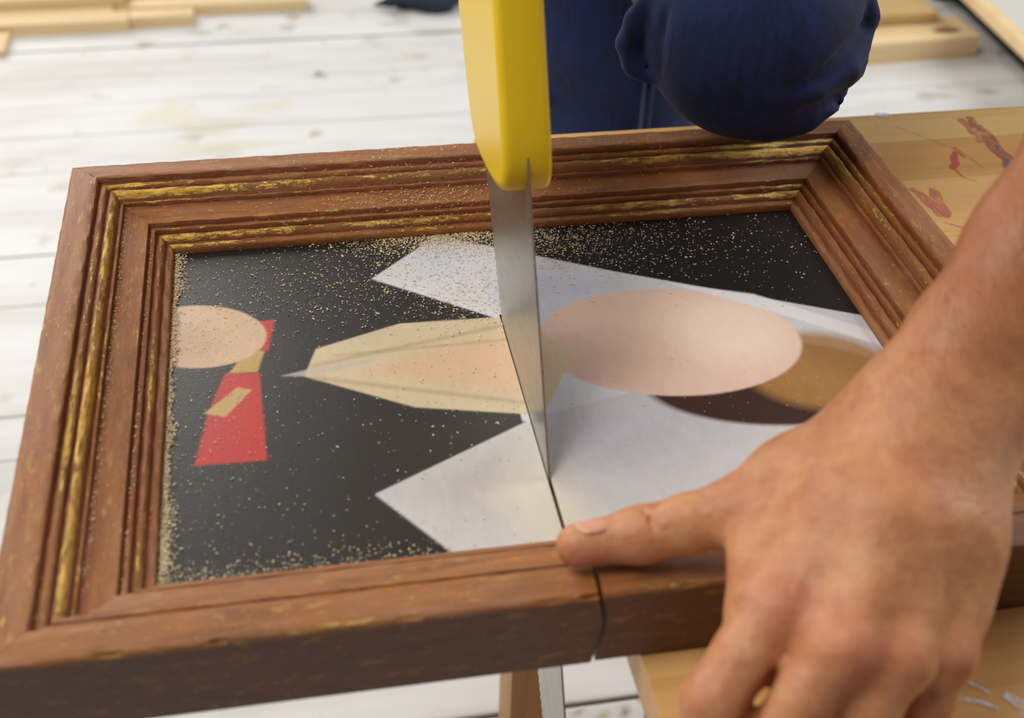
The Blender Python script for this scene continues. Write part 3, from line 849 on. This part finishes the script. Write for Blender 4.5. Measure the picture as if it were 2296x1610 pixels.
# ----------------------------------------------------------------------------
# the person: left arm and hand holding the frame, kneeling on its back rail
# ----------------------------------------------------------------------------
person = empty('person', (.42, .62, ZF))
tag(person, 'person in dark blue jeans kneeling on the frame, left hand gripping its front rail, sawing', 'person')
v = lambda *a: np.array(a, float)
S_L, E_L, W_L = v(.56, .33, .43), v(.54, .14, .20), v(.3561, .0108, .064)
CLEFT = [((0.2722, -0.0615, 0.022), (0.2622, -0.0721, 0.012)), ((0.2934, -0.0702, 0.016), (0.286, -0.074, 0.007)), ((0.3235, -0.0659, 0.012), (0.3118, -0.075, 0.004))]
def left_arm():
    f = Field((.19, -.125, -.06), (.62, .20, .26), .0015)
    N = v(.12, -.62, .78); N /= np.linalg.norm(N)             # out of the back of the hand
    lat = v(.055, -.030, -.012); lat /= np.linalg.norm(lat)
    # forearm, oval at the wrist
    f.chain([W_L + (E_L - W_L) * t for t in (0, .12, .3, .55, .8, 1)], [.0285, .0285, .032, .039, .043, .041], .012, n=N, flat=.74)
    f.cap(W_L + lat * .014 + N * .004 + (E_L - W_L) * .05, W_L + lat * .013 + (E_L - W_L) * .12, .0115, .011, .012)    # ulna head
    mcp = [v(.2800, -.0397, .0285), v(.2946, -.0623, .0310), v(.3143, -.0665, .0270), v(.3352, -.0612, .0190)]
    wr = [W_L - lat * .0125, W_L - lat * .004, W_L + lat * .005, W_L + lat * .013]
    for i in range(4):    # metacarpals: rounded bars that make the back of the hand
        a_ = wr[i]; b_ = mcp[i]; m_ = (a_ + b_) / 2 + N * (.0045, .005, .004, .001)[i]
        f.cap(a_, m_, .0165, .0140, .014); f.cap(m_, b_, .0140, (.0120, .0118, .0112, .0102)[i], .012)
    # palm mass below
    f.cap(W_L - N * .006, (mcp[1] + mcp[2]) / 2 - N * .008 + v(0, .014, 0), .020, .014, .02)
    f.cap(v(.3590, -.0165, .0400), v(.3455, -.0460, .0260), .0115, .0100, .014)   # little-finger edge of the palm
    # extensor tendons and knuckles
    for i in range(4):
        f.cap(wr[i] + N * .0135, mcp[i] + N * .0090, .0022, .0026, .006)
        f.cap(mcp[i] + N * .0040, mcp[i] + N * .0046, .0088, .0084, .008)
    # first interosseous muscle: the side of the hand beside the index finger
    f.cap(v(.2835, -.0106, .0240), v(.2755, -.0370, .0215), .0105, .0110, .012)
    # fingers: MCP > PIP > DIP > tip, bent over the front rail, tips on the bench
    pip = [v(.2530, -.0620, .0100), v(.2694, -.0760, .0040), v(.2960, -.0785, .0000), v(.3240, -.0755, -.0060)]
    dip = [v(.2562, -.0520, -.0125), v(.2722, -.0655, -.0175), v(.2975, -.0680, -.0200), v(.3240, -.0660, -.0240)]
    tip = [v(.2595, -.0400, -.0300), v(.2765, -.0520, -.0300), v(.2990, -.0550, -.0302), v(.3235, -.0560, -.0310)]
    rr = [(.0122, .0116, .0096, .0080), (.0116, .0108, .0092, .0080), (.0110, .0102, .0088, .0077), (.0098, .0090, .0078, .0070)]
    for i in range(4):
        r4 = rr[i]
        mid = (mcp[i] + pip[i]) / 2 + N * .0015
        f.cap(mcp[i], mid, r4[0], r4[1] * .97, .0045); f.cap(mid, pip[i], r4[1] * .97, r4[1], .004)
        f.cap(pip[i], dip[i], r4[1], r4[2], .003); f.cap(dip[i], tip[i], r4[2], r4[3], .003)
    # clefts where the fingers part
    vw = v(.27, .55, -.79)
    for a_, b_ in CLEFT:
        a_, b_ = np.array(a_), np.array(b_); e_ = b_ + (b_ - a_) * .8
        f.cap(a_, b_, .0009, .0018, .0045, cut=True); f.cap(b_, e_, .0018, .0018, .003, cut=True)
        f.cap(a_ + vw * .004, b_ + vw * .005, .0010, .0020, .004, cut=True)
    # thumb along the rail
    T = [v(.3300, .0200, .0460), v(.3060, .0155, .0355), v(.2840, .0130, .0240), v(.2480, .0175, .0125), v(.2230, .0180, .0100)]
    f.cap(T[0], T[1], .0170, .0150, .016); f.cap(T[1], T[2], .0150, .0128, .012)
    f.cap(T[2], (T[2] + T[3]) / 2, .0126, .0108, .006); f.cap((T[2] + T[3]) / 2, T[3], .0108, .0108, .006)
    f.cap(T[3], T[4], .0102, .0088, .006, n=(0, -.5, .85), flat=.9)
    # web between thumb and index finger
    f.cap(v(.304, .006, .030), v(.290, -.012, .026), .0110, .0085, .012)
    f.cap(v(.320, .002, .042), v(.300, -.012, .034), .0150, .012, .016)
    # skin creases over the thumb joint
    for dx in (.001, .006, .010):
        p_ = T[3] + v(dx + .002, -.007, .0098); q_ = T[3] + v(dx - .001, .005, .0112)
        f.cap(p_, q_, .0009, .0009, .0020, cut=True)
    # the finger pads stop at the wood
    V, Q = f.mesh()
    return V, Q, mcp, T, N, pip
V1, Q1, MCP, TH_, NH, PIP = left_arm()

# the rest of the body, coarser: upper arm, neck, head, right arm; hidden under clothes or out of the picture
S_R, E_R, W_R = v(.27, .40, .52), v(.165, .56, .40), v(.226, .455, .300)
def rest():
    f = Field((.08, .02, -.62), (.70, .95, .86), .006)
    HD = v(.405, .17, .64)
    f.cap(E_L, S_L, .042, .055, .02)
    f.chain([S_L, v(.42, .40, .50), S_R], [.06, .10, .06], .04)
    f.chain([v(.42, .40, .48), v(.43, .58, .46), v(.44, .74, .42)], [.12, .115, .13], .04)
    f.cap(v(.415, .35, .53), v(.408, .25, .60), .055, .052, .02)
    f.cap(HD + v(0, .015, .02), HD + v(0, -.02, -.01), .080, .070, .03)          # skull
    f.cap(HD + v(0, -.01, -.045), HD + v(0, -.045, -.065), .052, .034, .03)       # jaw
    f.cap(HD + v(0, -.085, .0), HD + v(0, -.098, -.028), .010, .014, .008)       # nose
    for s in (-1, 1):
        f.cap(HD + v(s * .079, .01, -.005), HD + v(s * .083, .014, -.035), .014, .010, .006)   # ears
        f.cap(HD + v(s * .03, -.077, .012), HD + v(s * .034, -.076, .012), .012, .012, .006, cut=True)
    f.cap(HD + v(-.022, -.088, -.058), HD + v(.022, -.088, -.058), .004, .004, .006)
    f.cap(S_R, E_R, .054, .042, .02); f.cap(E_R, W_R, .040, .027, .02)
    # right hand closed round the grip
    G0 = v(KX, *SAW_AT(.205, .045)); 
    f.cap(W_R, G0 + v(-.012, .02, .005), .026, .024, .02)
    for i in range(4):
        c_ = v(KX, *SAW_AT(.150 + .02 * i, .008 + .001 * i))
        f.cap(c_ + v(-.022, .006, 0), c_ + v(-.018, -.016, .0), .010, .010, .006); f.cap(c_ + v(-.018, -.016, 0), c_ + v(.016, -.014, 0), .010, .009, .006)
    f.cap(G0 + v(.01, .0, .015), v(KX + .022, *SAW_AT(.17, .03)), .012, .010, .008)
    return f.mesh()
V2, Q2 = rest()
body, VB = np_mesh('body', np.concatenate([V1, V2]), np.concatenate([Q1, Q2 + len(V1)]), M_SKIN, person, tuple(person.location), 2)
# blood-red knuckles, tanned forearm, pale finger sides
def blob(c, r): return np.clip(1 - np.linalg.norm(VB - c, axis=1) / r, 0, 1) ** 1.2
red = sum(k_ * blob(m + NH * .009, .016) for k_, m in zip((.95, .9, .45, .4), MCP)) + .7 * sum(blob(p, .014) for p in PIP) + .8 * blob(TH_[4] + v(.004, -.008, 0), .013) + .45 * blob(TH_[3], .016) + .5 * blob(v(.29, -.005, .02), .02)
ax = (E_L - W_L) / np.linalg.norm(E_L - W_L)
tt = (VB - W_L) @ ax
tan = np.clip((tt + .005) / .05, 0, 1) * (VB[:, 0] > .2)
pale = np.clip(1 - np.linalg.norm(VB - (W_L + v(.022, -.03, -.012)), axis=1) / .03, 0, 1)
fattr(body.data, 'red', np.clip(red, 0, 1)); fattr(body.data, 'tan', np.clip(tan, 0, 1)); fattr(body.data, 'pale', pale)

# fine hair on the forearm and the back of the hand
def arm_hair():
    me = body.data; nv = len(me.vertices); nr = np.zeros(nv * 3, np.float32); me.vertices.foreach_get('normal', nr); nr = nr.reshape(-1, 3)
    t_ = tt; ok = (t_ > -.035) & (t_ < .27) & (VB[:, 0] > .28) & (nr @ NH > -.35) & (np.arange(nv) < len(V1))
    idx = np.nonzero(ok)[0]; pr = np.clip((t_[idx] + .04) / .06, .12, 1); pr /= pr.sum()
    idx = RNG.choice(idx, 4200, p=pr); P = VB[idx] - np.array(person.location); Nn = nr[idx]
    lat = v(.055, -.030, -.012); lat /= np.linalg.norm(lat)
    D = -ax[None] * .75 + lat[None] * .55 + RNG.normal(0, .22, (len(idx), 3)); D -= Nn * (D * Nn).sum(1)[:, None]; D /= np.linalg.norm(D, axis=1)[:, None]
    Ln = RNG.uniform(.004, .010, len(idx))[:, None]; S = np.cross(Nn, D) * .00004
    a0 = P - Nn * .0003; b0 = P + D * Ln * .55 + Nn * Ln * .16; c0 = P + D * Ln + Nn * Ln * .18
    V = np.stack([a0 - S, a0 + S, b0 - S * .8, b0 + S * .8, c0], 1).reshape(-1, 3); k = 5 * np.arange(len(idx))[:, None]
    F_ = [tuple(q) for q in (np.array([0, 1, 3, 2])[None] + k)] + [tuple(q) for q in (np.array([2, 3, 4])[None] + k)]
    o = mesh_obj('arm_hair', V, F_, mat_plain('brown_arm_hair', srgb(140, 92, 56), .5), person); tag(o, kind='stuff')
arm_hair()

# thumb nail
def nail():
    c = TH_[4] + v(.0065, .0035, .0083); ax_ = v(-1, .02, -.07); ax_ /= np.linalg.norm(ax_)
    up = v(0, .42, .9); up -= ax_ * (up @ ax_); up /= np.linalg.norm(up); sd = np.cross(ax_, up)
    V = []; n = 9; m = 8
    for i in range(m + 1):
        for j in range(n + 1):
            a_ = (i / m - .5) * .0155; w = (j / n - .5) * 2
            hw = .0063 * math.sqrt(max(.05, 1 - .80 * abs(i / m * 2 - 1) ** 3.2))
            p = c + ax_ * (a_ - .0012 * w * w * (1 if i > m / 2 else -1) * .8) + sd * w * hw + up * (-.0026 * w * w - .0006 * (i / m) ** 2 + .0004)
            V.append(p - np.array(person.location))
    Fc = [(i * (n + 1) + j, (i + 1) * (n + 1) + j, (i + 1) * (n + 1) + j + 1, i * (n + 1) + j + 1) for i in range(m) for j in range(n)]
    o = mesh_obj('thumbnail', V, Fc, M_NAIL, person, 180)
    s = o.modifiers.new('t', 'SOLIDIFY'); s.thickness = .0007; s.offset = 0
nail()

# jeans -----------------------------------------------------------------------
KN, HP_L, HP_R = v(.4003, .3555, .0685), v(.49, .73, .36), v(.375, .77, .40)
def jeans():
    f = Field((.24, .28, -.56), (.66, .96, .56), .0034)
    # kneeling (left) leg
    f.chain([KN, KN + (HP_L - KN) * .25, KN + (HP_L - KN) * .6, HP_L], [.0635, .077, .094, .108], .03)
    f.cap(KN + v(.004, .02, .006), v(.43, .86, .045), .060, .046, .02)
    # standing (right) leg
    f.chain([HP_R, v(.390, .64, -.02), v(.405, .66, -.20), v(.385, .70, -.48)], [.105, .080, .076, .062], .03)
    f.cap(HP_L, HP_R, .11, .11, .04); f.cap(v(.44, .78, .40), v(.44, .68, .46), .14, .135, .05)
    # folds of cloth round the knee
    r1 = [(.4700, .3480, .0960), (.4700, .3370, .0812), (.4620, .3290, .0698), (.4431, .3096, .0618), (.4191, .2970, .0563), (.3965, .2949, .0530)]
    v1 = [(.4640, .3400, .0930), (.4581, .3288, .0820), (.4371, .3038, .0751), (.4194, .2950, .0668), (.4014, .2923, .0598)]
    r2 = [(.4640, .3280, .0640), (.4590, .3190, .0555), (.4480, .3153, .0416), (.4320, .3150, .0283), (.4130, .3170, .0200)]
    v2 = [(.4660, .3280, .0640), (.4590, .3205, .0545), (.4440, .3140, .0430), (.4205, .3023, .0399), (.4002, .3004, .0365)]
    f.chain([(x - .006, y + .002, z) for x, y, z in r1[:3]] + r1[3:], [.004, .0062, .0066, .0062, .005, .003], .005); f.chain([(x - .0075, y + .002, z + .001) for x, y, z in r2], [.003, .0058, .0066, .0062, .005], .010)
    f.chain(v1, [.003, .0045, .0050, .0036, .0012], .0035, cut=True); f.chain(v2, [.003, .0050, .0050, .0036, .0012], .0035, cut=True)
    f.chain([(.3370, .366, .092), (.3300, .3640, .0750), (.3285, .3690, .0580), (.3320, .3640, .0450), (.340, .3540, .0400)], [.003, .0065, .0075, .0065, .003], .0035)
    f.chain([(.3420, .3420, .088), (.3380, .3400, .0650), (.3410, .3420, .0500)], [.002, .0030, .002], .004, cut=True)
    for a_, b_, r_ in [((.325, .60, -.03), (.37, .58, .01), .006), ((.33, .60, -.09), (.39, .585, -.06), .006), ((.42, .60, -.08), (.445, .63, -.02), .008)]:
        f.cap(a_, b_, r_, r_, .012)
    V, Q = f.mesh(); 
    # the knee rests on the rail and flattens there
    m = (V[:, 1] < LY + .004) & (V[:, 1] > .30); V[m, 2] = np.maximum(V[m, 2], .0006)
    o, _ = np_mesh('jeans', V, Q, M_JEANS, person, tuple(person.location), 2); o['label'] = 'dark blue denim jeans'
    return o
JE = jeans()
def seam():
    bm = bmesh.new()
    for x0 in (.400, .4065):
        for i in range(26):
            z = -.050 - i * .0036
            add_box(bm, (x0 - .0004 + i * .00003, .5525, z), (x0 + .0004 + i * .00003, .5622, z + .0024), 0)
    o = bm_obj('seam', bm, M_STITCH, None); o['label'] = 'pale stitching of the trouser seam'; localize(person, [o])
    o.parent = JE
seam()
def shirt():
    f = Field((.06, .22, .28), (.72, .92, .66), .006)
    f.chain([S_L, v(.42, .40, .50), S_R], [.075, .115, .075], .05)
    f.chain([v(.42, .40, .48), v(.43, .58, .46), v(.44, .74, .43)], [.136, .132, .145], .05)
    f.cap(S_L, S_L + (E_L - S_L) * .55, .072, .058, .03); f.cap(S_R, S_R + (E_R - S_R) * .6, .072, .056, .03)
    V, Q = f.mesh(); o, _ = np_mesh('shirt', V, Q, M_SHIRT, person, tuple(person.location), 3)
    f = Field((.28, .05, .55), (.53, .30, .78), .005); HD = v(.405, .17, .64)
    f.cap(HD + v(0, .028, .034), HD + v(0, .0, .034), .084, .078, .03); f.cap(HD + v(0, .05, -.02), HD + v(0, .04, 0), .062, .07, .02)
    V, Q = f.mesh(); np_mesh('hair', V, Q, M_HAIR, person, tuple(person.location), 2)
    for c, d in ((v(.385, .74, ZF + .04), v(-.01, -.20, 0)), (v(.44, .90, .045), v(0, .02, -.19))):
        f = Field(np.minimum(c, c + d) - .08, np.maximum(c, c + d) + .08, .005)
        f.cap(c, c + d, .042, .036, .02, n=(0, 0, 1) if d[2] == 0 else (0, 1, 0), flat=.9)
        f.cap(c + d * .1 + (v(0, .02, .03) if d[2] == 0 else v(0, -.03, .01)), c + d * .1 + (v(0, .02, .05) if d[2] == 0 else v(0, -.05, .01)), .045, .045, .02)
        V, Q = f.mesh()
        if d[2] == 0: V[:, 2] = np.maximum(V[:, 2], ZF + .0008)
        np_mesh('shoe', V, Q, M_SHOE, person, tuple(person.location), 2)
shirt()

# ----------------------------------------------------------------------------
# light: a bright studio, unseen windows at left and back left, plus added side and overhead fills
# ----------------------------------------------------------------------------
w = bpy.data.worlds.new('studio'); SC.world = w; w.use_nodes = True
bg = w.node_tree.nodes['Background']; bg.inputs[0].default_value = (1.0, .97, .93, 1); bg.inputs[1].default_value = .16
def area(name, loc, target, sx, sy, power, col):
    l = bpy.data.lights.new(name, 'AREA'); l.shape = 'RECTANGLE'; l.size = sx; l.size_y = sy; l.energy = power; l.color = col
    o = link(bpy.data.objects.new(name, l)); o.location = loc
    o.rotation_euler = (Vector(target) - Vector(loc)).to_track_quat('-Z', 'Y').to_euler(); return o
area('window_fill_light', (-3.2, 1.0, 1.8), (0, .3, -.2), 1.8, 2.2, 42, (1, .985, .95))
area('window_fill_light', (-1.9, 4.6, 2.3), (.1, .3, -.2), 3.4, 2.6, 165, (1, .98, .94))
area('window_fill_light', (3.0, 1.0, 1.5), (.4, .4, -.1), 1.6, 1.8, 62, (.96, .98, 1))  # unseen side lamp added to brighten the jeans folds and the bench
area('overhead_fill_light', (-.9, .1, 2.4), (.2, .25, -.1), 1.3, .8, 44, (1, .955, .88))  # unseen overhead lamp added to lift the panel and rail tops
vs = SC.view_settings; vs.view_transform = 'Standard'; vs.look = 'None'; vs.gamma = 1; vs.use_curve_mapping = False
vs.exposure = -.16
